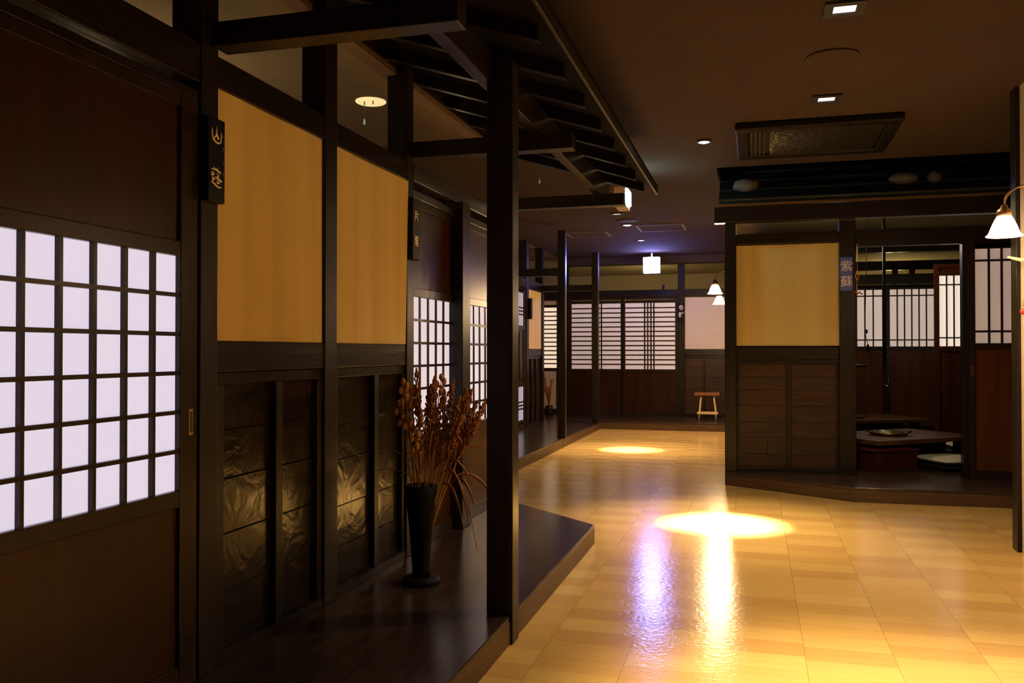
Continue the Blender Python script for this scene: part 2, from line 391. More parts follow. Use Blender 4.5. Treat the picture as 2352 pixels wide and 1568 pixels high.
# wainscot bays
def wainscot(F, u0, u1, batt, label, mat='wain', fmat='beamy', n=0, seed=1, zseam=(.33, .52, .70, .86)):
    t = thing('wainscot_panel', F.p((u0 + u1) / 2, DECK, n - .05), label, 'wall panel', 'wainscot panels')
    r = MB(); r.fb(F, u0, u1, 1.052, 1.152, -.05 + n, -.002 + n); r.build('dado_rail', fmat, t, bevel=.003)
    r = MB(); r.fb(F, u0, u1, 1.012, 1.050, -.045 + n, -.012 + n); r.build('top_rail', fmat, t, bevel=.002)
    r = MB(); r.fb(F, u0, u1, DECK, DECK + .035, -.045 + n, -.004 + n); r.build('bottom_rail', fmat, t, bevel=.002)
    zs = [DECK + .035] + list(zseam) + [1.012]; p = MB(); rr = random.Random(seed)
    for a, b in zip(zs[:-1], zs[1:]):
        d = rr.uniform(-.003, .003); p.fb(F, u0, u1, a + .0015, b - .0015, -.05 + n, -.034 + n + d)
    p.build('boards', mat, t, bevel=.0015)
    for b0, b1 in batt:
        q = MB(); q.fb(F, b0, b1, DECK + .035, 1.012, -.034 + n, -.010 + n); q.build('batten', fmat if F is not FL else 'post', t, bevel=.002)
    return t
wainscot(FL, 2.421, 3.140, [(2.421, 2.475), (2.795, 2.84), (3.10, 3.14)], 'dark glossy wainscot panel below the first cream blind')
wainscot(FL, 3.243, 3.985, [(3.243, 3.275), (3.635, 3.68), (3.955, 3.985)], 'dark glossy wainscot panel behind the black vase', seed=4, zseam=(.30, .47, .665, .82))

# cream blinds
def blind(F, u0, u1, z0, z1, label, n=-.012, mat='blind', tilt=0, curl=0):
    t = thing('roller_blind', F.p((u0 + u1) / 2, z0, n), label, 'blind', 'cloth blinds')
    mb = MB(); nu = 24; nz = 10; i0 = 0
    for side in (0, 1):
        for k in range(nz + 1):
            for j in range(nu + 1):
                f = j / nu; g = k / nz; d = .0025 * math.sin(f * 9 + g * .6) + curl * max(0, f - .86) * 5 * (.3 + .7 * g)
                mb.v.append(F.p(u0 + (u1 - u0) * f, z0 + (z1 - z0) * g - curl * 2.5 * max(0, f - .9) * g, n + d - side * .002))
    st = (nu + 1) * (nz + 1)
    for k in range(nz):
        for j in range(nu):
            a = k * (nu + 1) + j
            mb.f.append([a, a + 1, a + nu + 2, a + nu + 1]); mb.f.append([st + a, st + a + nu + 1, st + a + nu + 2, st + a + 1]); mb.sm += [True] * 2
    mb.build('cloth', mat, t)
    q = MB(); q.fb(F, u0 + .005, u1 - .005, z0 - .001, z0 + .010, n - .006, n + .003); q.build('bottom_bar', mat, t)
    return t
blind(FL, 2.423, 3.138, 1.154, 1.962, 'large cream cloth blind left of the wall post, nearest the camera')
blind(FL, 3.245, 3.984, 1.154, 1.962, 'cream cloth blind with a curling top corner, second from the left', curl=.03)

# ---------------------------------------------------------------- lattice doors
DN = [0]
def door(F, u0, u1, z0, z1, win, vert, horiz, paper, label, n=0.0, stile=.05, mid=None, handle=None, panel='door', bar=.012, depth=.015, fmat='doorframe', group='sliding lattice doors'):
    """win: list of (zb, zt); vert: u centres; horiz: z centres"""
    DN[0] += 1
    t = thing('door_%d' % DN[0], F.p((u0 + u1) / 2, z0, n - .03), label, 'sliding door', group, S)
    fr = MB(); zb, zt = win[0][0], win[-1][1]
    fr.fb(F, u0, u0 + stile, z0, z1, n - .032, n); fr.fb(F, u1 - stile, u1, z0, z1, n - .032, n)
    a, b = u0 + stile, u1 - stile
    fr.fb(F, a, b, z1 - .04, z1, n - .031, n - .001); fr.fb(F, a, b, z0, z0 + .07, n - .031, n - .001)
    for (p, q) in win:
        fr.fb(F, a, b, q, q + .045, n - .031, n - .001); fr.fb(F, a, b, p - .05, p, n - .031, n - .001)
    fr.build('door_frame', fmat, t, bevel=.0025)
    zcuts = [z0 + .07]
    for (p, q) in win: zcuts += [p - .05, q + .045]
    zcuts.append(z1 - .04)
    for k in range(0, len(zcuts), 2):
        if zcuts[k + 1] - zcuts[k] > .03:
            MB().fb(F, a, b, zcuts[k], zcuts[k + 1], n - .024, n - .012).build('door_panel', panel, t)
    for wi, (p, q) in enumerate(win):
        MB().fb(F, a, b, p, q, n - .024, n - .019).build('paper', paper, t)
        l = MB()
        for v in vert: l.fb(F, v - bar / 2, v + bar / 2, p, q, n - .019, n - .019 + depth)
        for h in horiz[wi] if isinstance(horiz[0], (list, tuple)) else horiz: l.fb(F, a, b, h - bar / 2, h + bar / 2, n - .018, n - .0185 + depth)
        l.build('lattice', 'doorframe', t)
    if handle:
        hu, hz = handle
        h = MB(); h.fb(F, hu - .010, hu + .010, hz - .04, hz + .04, n - .001, n + .002)
        hh = h.build('door_pull', 'bronze', t, bevel=.003)
        MB().fb(F, hu - .006, hu + .006, hz - .033, hz + .033, n + .001, n + .0028).build('pull_inset', 'blackmat', hh)
    if mid: 
        for m0, m1, za, zc in mid: MB().fb(F, m0, m1, za, zc, n - .013, n - .003).build('batten', 'doorframe', t)
    return t
P = .1165
door(FL, 1.14, 2.325, DECK, 1.895, [(.704, 1.404)], [2.243 - P * k + .004 for k in range(1, 10)], [.704 + .1167 * k for k in range(1, 6)],
     'paperA', 'nearest lattice door with glowing paper squares at the left edge', n=-.004, stile=.082, handle=(2.292, .905))
door(FL, 4.075, 4.730, DECK, 1.890, [(.690, 1.397)], [4.108 + .118 * k for k in range(1, 5)], [.690 + .1178 * k for k in range(1, 6)],
     'paperB', 'lattice door behind the dried stalks, left of the dark middle post', n=-.012, stile=.035, bar=.013, depth=.009)
door(FL, 4.83, 5.66, DECK, 1.890, [(.690, 1.397)], [4.865 + .118 * k for k in range(1, 7)], [.690 + .1178 * k for k in range(1, 6)],
     'paperB', 'lattice door seen just left of the free standing post', n=-.004, stile=.035, bar=.013, depth=.009)
# recessed left wall door: two small barred windows
door(FL2, 10.15, 11.24, DECK, 1.95, [(.215, .655), (1.455, 1.885)], [10.30 + .0675 * k for k in range(0, 13)],
     [[.36, .405, .45], [1.60, 1.645, 1.69]], 'paperF', 'tall dark door with two small bluish barred windows beside the free standing post', n=0, stile=.07,
     mid=[(10.45, 10.49, .75, 1.38), (10.72, 10.76, .75, 1.38), (10.95, 10.99, .75, 1.38)], bar=.020, depth=.004, panel='doorframe')
# far wall doors with horizontal slats
hz = [.833 + .0748 * k for k in range(1, 14)]
door(FF, -2.922, -2.030, DECK, 1.981, [(.833, 1.882)], [-2.535, -2.485, -2.435, -2.387], hz, 'paperC',
     'far slatted paper door behind the second free post, left leaf', n=0, stile=.045, bar=.020)
door(FF, -2.040, -1.171, DECK, 1.981, [(.833, 1.882)], [-1.690, -1.642, -1.592, -1.545], hz, 'paperC',
     'far slatted paper door with four close upright bars, right leaf', n=.034, stile=.042, bar=.020)
door(FF, -3.95, -3.08, DECK, 1.98, [(.845, 1.83)], [-3.5], [.845 + .0704 * k for k in range(1, 14)], 'paperG',
     'warm lit slatted window at the far left behind the first free post', n=0, stile=.045, bar=.020, panel='plaster')

# far wall carpentry
def fbeam(F, u0, u1, z0, z1, n0, n1, label, name='header_beam', mat='beamx', cat='beam'):
    return tag(MB().fb(F, u0, u1, z0, z1, n0, n1).build(name, mat, bevel=.003), label, cat, 'dark wooden beams')
fbeam(FF, -4.0, -.2, 1.982, 2.09, -.06, .02, 'long header beam over the far slatted doors')
for (a, b, l) in ((-3.06, -2.92, 'far corner post left of the slatted doors'), (-1.172, -1.068, 'far post lit violet beside the exit sign')):
    tag(MB().fb(FF, a, b, DECK, 2.49, -.06, .03).build('wooden_post', 'post', bevel=.003), l, 'post', 'dark wooden posts')
wainscot(FF, -1.066, -.35, [(-.78, -.75)], 'dark wainscot panel on the far wall behind the stool', mat='boardfront', fmat='beamx', n=.02)
blind(FF, -1.064, -.45, 1.152, 1.962, 'cream cloth blind on the far wall, coloured paler for the light of the two wall lamps', n=.0, mat='blindlamplit')
w = MB(); w.fb(FF, -1.066, -.2, DECK, 1.98, -.06, -.05); w.fb(FF, -8, -3.96, 0, 1.98, -.06, -.01)
tag(w.build('wall_far', 'boardfront', loc=(0, 13.9, 0)), kind=S)
tag(B(-2.92, 1.2, 13.66, 13.90, 2.485, CEIL).build('trim_1', 'plasterdark'), kind=S)
tag(B(-1.42, -1.385, 13.92, 13.96, 2.09, 2.17).build('transom_strut', 'post'), 'short dark strut standing on the far header beam', 'strut')

# recessed left wall carpentry
for (a, b, l) in ((11.25, 11.38, 'recessed wall post left of its cream blind'), (12.16, 12.26, 'recessed wall end post right of its cream blind')):
    tag(MB().fb(FL2, a, b, DECK, CEIL, -.10, .01).build('wooden_post', 'post', bevel=.003), l, 'post', 'dark wooden posts')
blind(FL2, 11.385, 12.155, 1.15, 1.955, 'narrow cream blind seen edge on in the recess on the left', n=-.01)
wainscot(FL2, 11.38, 12.16, [(11.6, 11.64), (11.85, 11.89)], 'dark wainscot panel in the recess on the left', mat='board')
beam('header_beam', MB().fb(FL2, 5.84, 12.26, 1.962, 2.085, -.08, .005), 'beamy', 'long header beam along the recessed left wall')
beam('cross_beam', B(-2.94, -2.205, 9.85, 9.92, 1.99, 2.08), 'beamx', 'cross beam reaching the first free post')
beam('cross_beam', B(-2.94, -2.205, 12.06, 12.12, 1.965, 2.05), 'beamx', 'cross beam reaching the second free post')
for (y, zt, l) in ((9.86, 2.52, 'first slim free standing post on the long deck'), (12.04, 2.50, 'second slim free standing post on the long deck')):
    tag(B(-2.205, -2.115, y, y + .085, DECK, zt).build('wooden_post', 'post', bevel=.004), l, 'post', 'dark wooden posts')

# ---------------------------------------------------------------- decks
def deck(poly, label, seams, edge, name='raised_deck', mat='deck', nb=6):
    xs = [p[0] for p in poly]; ys = [p[1] for p in poly]
    t = thing(name, (sum(xs) / len(xs), sum(ys) / len(ys), 0), label, 'platform', 'raised timber decks')
    MB().prism(poly, 0, DECK - .022).build('edge_board', 'deckedge', t, bevel=.003)
    MB().prism(poly, DECK - .0215, DECK).build('deck_top', mat, t, bevel=.004)
    return t
deck([(-1.76, -2.5), (-.905, -2.5), (-.905, 5.03), (-1.58, 5.66), (-1.76, 5.66)], 'long dark deck along the near left wall carrying the vase', 0, 0)
deck([(-3.0, 7.0), (-2.15, 7.0), (-2.15, 12.45), (-.30, 12.45), (-.30, 13.9), (-4.2, 13.9), (-4.2, 12.3), (-3.0, 12.3)], 'dark deck of the recess that turns along the far wall under the stool', 0, 0)
deck([(-.25, 7.53), (.70, 6.92), (3.1, 7.0), (3.1, 12.1), (-.25, 12.1)], 'angled deck under the right hand booth', 0, 0, mat='deckx')

# ---------------------------------------------------------------- canopy over the near left deck
can = thing('timber_canopy', (-.95, 3.27, 0), 'dark sloping timber canopy on a free standing post above the left deck', 'canopy')
def rz(x): return 2.188 + (-.68 - x) * .318
pm = MB(); pm.box(-1.00, -.905, 3.215, 3.305, DECK, 2.25); pm.box(-.905, -.895, 3.215, 3.305, 0, 2.25)
pm.build('canopy_post', 'post', can, bevel=.004)
B(-1.034, -.982, 1.0, 6.05, 2.16, 2.285).build('purlin', 'beamy', can, bevel=.003)
for y in (2.38, 4.02, 5.68):
    B(-1.646, -.83, y, y + .085, 2.078, 2.156).build('cross_beam', 'beamx', can, bevel=.003)
x0, x1 = -1.70, -.73
B(-1.706, -1.694, 1.0, 6.02, rz(-1.70), 2.598).build('inner_board', 'beamy', can)
ys = [2.09 + .4275 * k for k in range(-2, 10)]
for y in ys:
    m = MB(); h = .055; y1 = y + .05
    m.hexa([(x0, y, rz(x0)), (x1, y, rz(x1)), (x1, y1, rz(x1)), (x0, y1, rz(x0)),
            (x0, y, rz(x0) + h), (x1, y, rz(x1) + h), (x1, y1, rz(x1) + h), (x0, y1, rz(x0) + h)])
    m.build('rafter', 'canopy', can, bevel=.003)
m = MB(); e0, e1 = .056, .075
m.hexa([(x0, 1.0, rz(x0) + e0), (-.642, 1.0, rz(-.642) + e0), (-.642, 6.02, rz(-.642) + e0), (x0, 6.02, rz(x0) + e0),
        (x0, 1.0, rz(x0) + e1), (-.642, 1.0, rz(-.642) + e1), (-.642, 6.02, rz(-.642) + e1), (x0, 6.02, rz(x0) + e1)])
m.build('roof_boards', 'roofdark', can)
B(-.658, -.643, 1.0, 6.03, rz(-.655) + .010, rz(-.655) + .055).build('eave_board', 'canopy', can, bevel=.003)
B(-1.785, -1.707, 1.0, 6.02, 2.485, 2.599).build('ridge_board', 'trimlight', can)

# ---------------------------------------------------------------- right hand booth
def rpost(x0, x1, y0, y1, z0, z1, label): return tag(B(x0, x1, y0, y1, z0, z1).build('wooden_post', 'post', bevel=.004), label, 'post', 'dark wooden posts')
rpost(-.25, -.155, 7.545, 7.68, DECK, 2.19, 'booth corner post left of the right hand cream blind')
rpost(.665, .79, 7.60, 7.72, DECK, 2.19, 'booth post with the blue name plate')
rpost(1.59, 1.66, 7.65, 7.75, DECK, 2.0, 'booth doorway post left of the sliding door')
beam('header_beam', B(-.155, .665, 7.62, 7.70, 2.02, 2.105), 'beamx', 'booth header beam over the right hand cream blind')
beam('header_beam', B(.79, 3.0, 7.62, 7.70, 1.975, 2.105), 'beamx', 'booth header beam over the open doorway')
blind(FH, -.155, .665, 1.165, 2.015, 'cream cloth blind on the front of the right hand booth', n=-.03)
t = wainscot(FH, -.155, .665, [(-.155, -.135), (.245, .288), (.640, .665)], 'brown boarded panel under the blind of the right hand booth', mat='boardfront', fmat='beamx', n=.0, zseam=(.25, .39, .52, .66, .79, .90))
MB().fb(FH, .095, .179, .249, .385, -.036, -.022).build('outlet_cover', 'doorframe', t, bevel=.003)
w = MB(); w.fb(FH, -.155, .665, DECK, 2.02, -.06, -.052)
tag(w.build('wall_booth', 'boardfront', loc=(0, 7.64, 0)), kind=S)
tag(B(-.25, -.20, 7.68, 12.1, DECK, 2.1).build('wall_booth_side', 'board'), kind=S)
door(FH, 1.63, 2.05, DECK, 1.975, [(1.182, 1.928)], [1.774, 1.865], [1.275, 1.835], 'paperH',
     'sliding door with tall dim paper panes at the right of the booth doorway', n=.02, stile=.045, handle=(1.652, .965), bar=.016, panel='doorbooth')
rpost(2.05, 2.15, 7.62, 7.72, DECK, 2.0, 'booth post mostly behind the plastered wall corner')
tag(B(2.15, 3.1, 7.64, 7.70, DECK, 2.0).build('wall_booth_right', 'board'), kind=S)
# roof of the booth
bt = thing('booth_roof', (1.3, 7.45, 2.17), 'dark plank roof with a long eave beam over the right hand booth', 'roof')
B(-.327, 3.15, 7.35, 7.44, 2.172, 2.30).build('eave_beam', 'beamx', bt, bevel=.004)
B(-.29, 3.15, 7.325, 7.47, 2.302, 2.322).build('eave_lip', grain('lip_wood', (.08, .045, .02), (.14, .08, .035), .4, (.7, 9, 9), .1), bt, bevel=.002)
def roofz(y): return 2.335 + (y - 7.34) * .62
k = 0; y = 7.34
while y < 8.33:
    y1 = min(y + .175, 8.34); m = MB(); off = .018
    m.hexa([(-.288, y, roofz(y) + off), (3.15, y, roofz(y) + off), (3.15, y1 + .0, roofz(y1) + .002), (-.288, y1, roofz(y1) + .002),
            (-.288, y, roofz(y) + off + .014), (3.15, y, roofz(y) + off + .014), (3.15, y1, roofz(y1) + .016), (-.288, y1, roofz(y1) + .016)])
    m.build('roof_course', 'shingle', bt, bevel=.002); y += .17
B(-.288, 3.15, 7.34, 7.37, 2.322, 2.352).build('gable_batten', 'shingle', bt)
def stone(x, y, r, label, seed):
    random.seed(seed); m = MB(); m.blob((x, y, roofz(y) + r[2] * .8 + .02), r, 2, .07)
    return tag(m.build('roof_stone', 'stone'), label, 'stone', 'stones weighing down the booth roof')
stone(-.075, 7.50, (.105, .07, .055), 'pale pointed stone at the left end of the booth roof', 3)
stone(1.14, 7.50, (.11, .07, .048), 'broad dim stone in the middle of the booth roof', 5)
stone(1.36, 7.50, (.055, .05, .048), 'small round stone right of the broad one on the booth roof', 9)

# back of the booth: paper doors
hp = [1.262, 1.825]
door(FI, 1.10, 1.606, DECK, 1.97, [(1.18, 1.905)], [1.255 + .0, 1.355, 1.455], hp, 'paperD', 'back paper door of the booth, left of the hanging pole', n=0, stile=.045, bar=.016, panel='doorbooth')
door(FI, 1.607, 2.21, DECK, 1.97, [(1.18, 1.905)], [1.655 + .085 * k for k in range(1, 6)], hp, 'paperD', 'wide back paper door of the booth, right of the hanging pole', n=0, stile=.045, bar=.016, panel='doorbooth')
beam('header_beam', MB().fb(FI, -.2, 3.0, 1.975, 2.10, -.05, .02), 'beamx', 'header beam across the back of the booth')
w = MB(); w.fb(FI, -.2, 1.10, DECK, 1.975, -.03, 0); w.fb(FI, 2.21, 3.1, DECK, 1.975, -.03, 0)
tag(w.build('wall_booth_back', 'board', loc=(0, 12, 0)), kind=S)
FI2 = Fr((0, 10.2, 0), (1, 0, 0), (0, -1, 0))
door(FI2, 1.845, 2.60, DECK, 2.05, [(1.172, 1.925)], [1.967, 2.038, 2.11, 2.18, 2.25, 2.32, 2.39, 2.46], [1.262, 1.828], 'paperE',
     'bright inner paper screen door standing inside the booth', n=0, stile=.05, bar=.014, panel='doorbooth', fmat='doorbooth')
# dark ceiling battens and posts seen above the back wall
beam('ceiling_beam', B(-.2, 3.1, 12.55, 12.67, 2.44, 2.56), 'beamx', 'near dark beam under the ceiling behind the booth')
beam('ceiling_beam', B(-.2, 3.1, 11.35, 11.45, 2.47, 2.58), 'beamx', 'dark beam under the ceiling inside the booth')
beam('ceiling_beam', B(-.2, 4.1, 14.4, 14.5, 2.36, 2.50), 'beamx', 'farthest dark beam under the ceiling behind the booth')
for x, l in ((2.02, 'left short post in the rooms beyond the booth'), (2.26, 'right short post in the rooms beyond the booth')):
    tag(B(x, x + .08, 14.4, 14.48, 0, 2.36).build('wooden_post', 'post'), l, 'post', 'dark wooden posts')
tag(B(.3, .78, 9.3, 9.75, 2.575, CEIL - .001).build('ceiling_air_conditioner', 'beige', bevel=.004), 'flat ceiling air conditioner panel seen above the right hand blind', 'air conditioner')

# right plaster wall near the camera
tag(B(1.425, 1.55, -2.6, 5.44, 0, CEIL).build('wall_right', 'plaster', loc=(1.5, 1.4, 0)), 'cream plaster wall at the right edge', 'wall', kind=S)
tag(B(1.402, 1.55, 5.441, 5.545, 0, CEIL - .001).build('wooden_post', 'post', bevel=.004), 'dark corner post of the plaster wall at the right edge', 'post', 'dark wooden posts')

# ---------------------------------------------------------------- name plates
def plate(F, u0, u1, z0, z1, n0, n1, chars, size, mat, letmat, label, skip=False, ruby=None, uc=None, zc=None):
    t = thing('name_plate', F.p((u0 + u1) / 2, z0, n0), label, 'sign', 'room name plates')
    MB().fb(F, u0, u1, z0, z1, n0, n1).build('plate', mat, t, bevel=.004)
    up = Vector((0, 0, 1)); R = -F.n.cross(up); R = up.cross(F.n)
    uc = uc if uc is not None else (u0 + u1) / 2; its = []
    for ch, z in ([] if skip else zip(chars, zc)): its.append((ch, size, F.p(uc, z, n1 + .001), R, up))
    lettering('written_character', its, letmat, t)
    if ruby:
        its = [(ch, size * .22, F.p(uc + .036, z, n1 + .001), R, up) for ch, z in ruby]
        lettering('small_character', its, 'grey', t)
    return t
YAMA = [[(5, 35), (10, 115), (20, 185), (55, 220), (100, 233), (130, 210), (138, 135), (135, 55)], [(70, 0), (72, 85), (60, 135), (35, 185)], [(72, 85), (85, 135), (105, 175)]]
FUKI = [[(5, 45), (55, 35), (95, 45), (125, 60), (155, 70)], [(45, 5), (55, 55)], [(100, 15), (75, 55)],
        [(10, 95), (35, 90), (45, 115), (25, 135), (10, 125), (10, 95)], [(28, 138), (25, 185), (55, 190)], [(10, 232), (28, 210), (48, 175)],
        [(85, 100), (112, 105), (100, 140), (68, 165)], [(100, 102), (128, 115), (108, 155), (85, 172)], [(65, 145), (105, 165), (165, 200)],
        [(95, 200), (125, 195), (127, 235), (98, 240), (95, 200)], [(5, 235), (45, 250), (85, 285), (125, 300), (160, 290)]]
def brushed(strokes, F, u, z, n, w, h, parent, mat='gold'):
    """one character drawn as brush strokes; w, h in metres"""
    mx = max(p[0] for q in strokes for p in q); my = max(p[1] for q in strokes for p in q); mb = MB()
    for q in strokes:
        pts = [F.p(u + (a / mx - .5) * w, z + (.5 - b / my) * h, n + .0008) for a, b in q]
        k = len(pts); mb.tube(pts, [.0024 + .0009 * math.sin(PI * (i + .5) / k) for i in range(k)], 6)
    mb.build('written_character', mat, parent)
t_ = plate(FL, 2.326, 2.416, 1.585, 1.848, .003, .030, '山蕗', .056, 'black', 'gold', 'black name plate with two gold characters on the nearest post', uc=2.368, zc=(1.793, 1.664), skip=True,
      ruby=[('や', 1.794), ('ま', 1.757), ('ぶ', 1.715), ('き', 1.677)])
brushed(YAMA, FL, 2.366, 1.795, .030, .050, .050, t_); brushed(FUKI, FL, 2.366, 1.663, .030, .055, .062, t_)
plate(FL, 3.99, 4.088, 1.572, 1.88, .003, .030, '片栗', .058, 'black', 'gold', 'black name plate with two gold characters right of the second blind', uc=4.035, zc=(1.79, 1.665))
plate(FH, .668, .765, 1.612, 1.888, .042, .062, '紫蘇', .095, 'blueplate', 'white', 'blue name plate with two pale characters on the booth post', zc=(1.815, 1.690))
plate(FF, -1.165, -1.072, 1.56, 1.865, .032, .05, '冬群', .090, 'black', 'white', 'small dark name plate with white characters on the far post', zc=(1.80, 1.69))
t = thing('name_plate', (-2.94, 11.3, 1.55), 'dark plate seen edge on beside the narrow cream blind in the left recess', 'sign', 'room name plates')
B(-2.94, -2.90, 11.33, 11.42, 1.55, 1.83).build('plate', 'black', t, bevel=.003)

# ---------------------------------------------------------------- ceiling fittings
def sq_spot(x, y, s, label, mat='spot', power=0, col=(1, .72, .40), size=1.2, blend=.6, tilt=(0, 0)):
    t = thing('ceiling_spotlight', (x, y, CEIL), label, 'ceiling light', 'square ceiling spotlights')
    f = MB(); a, b = s, s * .55
    f.box(x - a, x + a, y - a, y - b, CEIL - .012, CEIL - .0005); f.box(x - a, x + a, y + b, y + a, CEIL - .012, CEIL - .0005)
    f.box(x - a, x - b, y - b, y + b, CEIL - .012, CEIL - .0005); f.box(x + b, x + a, y - b, y + b, CEIL - .012, CEIL - .0005)
    f.build('trim_frame', 'blackmat', t)
    B(x - b, x + b, y - b, y + b, CEIL - .004, CEIL - .001).build('reflector', mat, t)
    if power:
        l = light('SPOT', (x, y, CEIL - .03), power, col, t, spot_size=size, spot_blend=blend, shadow_soft_size=.05)
        l.rotation_euler = (tilt[0], tilt[1], 0)
    return t
def rd_spot(x, y, r, label, mat='spot', power=0, col=(1, .72, .40), size=.5, blend=.5, tilt=(0, 0), grp='round ceiling downlights', halo=None):
    t = thing('ceiling_downlight', (x, y, CEIL), label, 'ceiling light', grp)
    MB().lathe((x, y, CEIL), [(r * .72, -.012), (r, -.010), (r, -.0005), (r * .72, -.0005)], 24).build('trim_ring', 'trimdark', t)
    MB().lathe((x, y, CEIL), [(.0, -.020), (r * .35, -.0185), (r * .70, -.0125), (r * .70, -.0015)], 24).build('reflector', mat, t)
    if power:
        l = light('SPOT', (x, y, CEIL - .03), power, col, t, spot_size=size, spot_blend=blend, shadow_soft_size=.04)
        l.rotation_euler = (tilt[0], tilt[1], 0)
        if halo:
            l = light('SPOT', (x, y, CEIL - .03), halo[0], (1, .77, .46), t, spot_size=halo[1], spot_blend=1.0, shadow_soft_size=.04)
            l.rotation_euler = (tilt[0], tilt[1], 0)
    return t
W1 = (1.0, .77, .47)
sq_spot(.374, 3.99, .085, 'nearest square ceiling spotlight at the top of the view', power=150, col=W1, size=2.2, blend=.9)
sq_spot(.404, 5.394, .085, 'square ceiling spotlight in front of the dark ceiling air conditioner', power=160, col=W1, size=2.3, blend=.9)
sq_spot(.40, 2.45, .085, 'square ceiling spotlight just above the frame', power=1150, col=W1, size=1.0, blend=1.0, tilt=(.08, -.06))
sq_spot(.40, .9, .085, 'square ceiling spotlight behind the camera', power=160, col=W1, size=1.6, blend=.9)
rd_spot(-.345, 6.26, .055, 'round downlight over the bright floor pool', power=9500, col=(1, .88, .70), size=.35, blend=1.0, tilt=(-.165, -.052), halo=(480, .95))
rd_spot(-1.44, 10.16, .07, 'round downlight over the far floor pool', power=4600, col=(1, .88, .70), size=.32, blend=1.0, tilt=(-.10, -.03), halo=(520, .9))
rd_spot(-1.46, 11.6, .06, 'small far downlight nearest the exit sign', power=150, col=W1, size=1.8, blend=.8, mat='spotdim')
sq_spot(-1.43, 9.325, .07, 'small square spotlight below the hanging sign', power=190, col=W1, size=1.9, blend=.9)
rd_spot(-3.32, 13.4, .06, 'small bright downlight above the recess on the left', grp='round ceiling downlights')
t = thing('ceiling_speaker', (.377, 4.642, CEIL), 'flat round speaker grille between the two square spotlights', 'speaker')
MB().lathe((.377, 4.642, CEIL), [(.118, -.006), (.128, -.009), (.128, -.0005), (.118, -.0005)], 36).build('rim', 'trimdark', t)
MB().lathe((.377, 4.642, CEIL), [(.117, -.007), (.117, -.001)], 36).build('grille', 'mesh', t)
t = thing('ceiling_speaker', (-1.40, 9.85, CEIL), 'far dark round speaker on the ceiling beside the small downlights', 'speaker')
MB().lathe((-1.40, 9.85, CEIL), [(.105, -.012), (.115, -.009), (.115, -.0005)], 28).build('grille', 'blackmat', t)
# lamp in the left room with a pull cord
t = thing('room_ceiling_lamp', (-2.19, 4.735, CEIL), 'small round cream ceiling lamp above the left partition', 'ceiling light')
MB().lathe((-2.19, 4.735, CEIL), [(.084, -.010), (.090, -.006), (.090, -.0005)], 32).build('diffuser', 'roomlamp', t)
MB().tube([(-2.215, 4.70, CEIL - .01), (-2.215, 4.70, CEIL - .03)], .004, 6).build('pin', 'grey', t)
MB().tube([(-2.16, 4.70, CEIL - .01), (-2.16, 4.70, CEIL - .03)], .004, 6).build('pin', 'grey', t)
c_ = MB().tube([(-2.215, 4.70, CEIL - .03), (-2.215, 4.70, CEIL - .115)], .0012, 5).build('pull_cord', 'grey', t)
MB().tube([(-2.215, 4.70, CEIL - .115), (-2.215, 4.70, CEIL - .145)], [.004, .007], 6).build('cord_tip', 'cyan', c_)
t = thing('pull_cord', (-1.62, 6.6, 2.43), 'thin pull cord with a green tip hanging beyond the canopy', 'cord')
MB().tube([(-1.62, 6.6, CEIL - .001), (-1.62, 6.6, 2.46)], .0015, 5).build('cord', 'cordgreen', t)
MB().tube([(-1.62, 6.6, 2.46), (-1.62, 6.6, 2.43)], [.003, .007], 6).build('cord_tip', 'green', t)

# ceiling air conditioners
t = thing('ceiling_air_conditioner', (.385, 6.28, CEIL), 'large dark ceiling air conditioner reflecting the lit floor', 'air conditioner')
f = MB(); f.box(-.125, .895, 5.82, 5.90, 2.545, CEIL - .0005); f.box(-.125, .895, 6.66, 6.74, 2.545, CEIL - .0005)
f.box(-.125, -.04, 5.90, 6.66, 2.545, CEIL - .0005); f.box(.81, .895, 5.90, 6.66, 2.545, CEIL - .0005)
f.build('frame', plain('ac_frame_black', (.010, .008, .008), .35, spec=.15), t, bevel=.014)
gm = MB(); gloss = plain('dark_gloss_plastic', (.008, .007, .007), .07, noise=.2, nsc=25, bump=.9, spec=.14); yy = 5.915
while yy < 6.64:
    gm.hexa([(.10, yy, 2.572), (.80, yy, 2.572), (.80, yy + .004, 2.575), (.10, yy + .004, 2.575),
             (.10, yy + .016, 2.557), (.80, yy + .016, 2.557), (.80, yy + .020, 2.560), (.10, yy + .020, 2.560)]); yy += .0225
gm.build('louvre_grille', gloss, t); B(.09, .81, 5.91, 6.65, 2.585, 2.59).build('back_plate', 'blackmat', t)
for k in range(4):
    B(-.03 + .028 * k, -.015 + .028 * k, 5.93, 6.63, 2.552, 2.57).build('vane', 'blackmat', t)
B(-.03, .09, 5.90, 6.66, 2.575, 2.585).build('outlet', 'blackmat', t)
def cassette(x0, x1, y0, y1, label, mat):
    t = thing('ceiling_air_conditioner', ((x0 + x1) / 2, (y0 + y1) / 2, CEIL), label, 'air conditioner')
    f = MB(); w_ = .028
    f.box(x0, x1, y0, y0 + w_, CEIL - .012, CEIL - .0005); f.box(x0, x1, y1 - w_, y1, CEIL - .012, CEIL - .0005)
    f.box(x0, x0 + w_, y0 + w_, y1 - w_, CEIL - .012, CEIL - .0005); f.box(x1 - w_, x1, y0 + w_, y1 - w_, CEIL - .012, CEIL - .0005)
    f.build('frame', 'trimlight', t); B(x0 + w_, x1 - w_, y0 + w_, y1 - w_, CEIL - .006, CEIL - .0006).build('panel', mat, t)
    return t
cassette(-1.36, -.80, 10.22, 10.78, 'flat ceiling air conditioner lit violet in front of the exit sign', 'plasterdark')
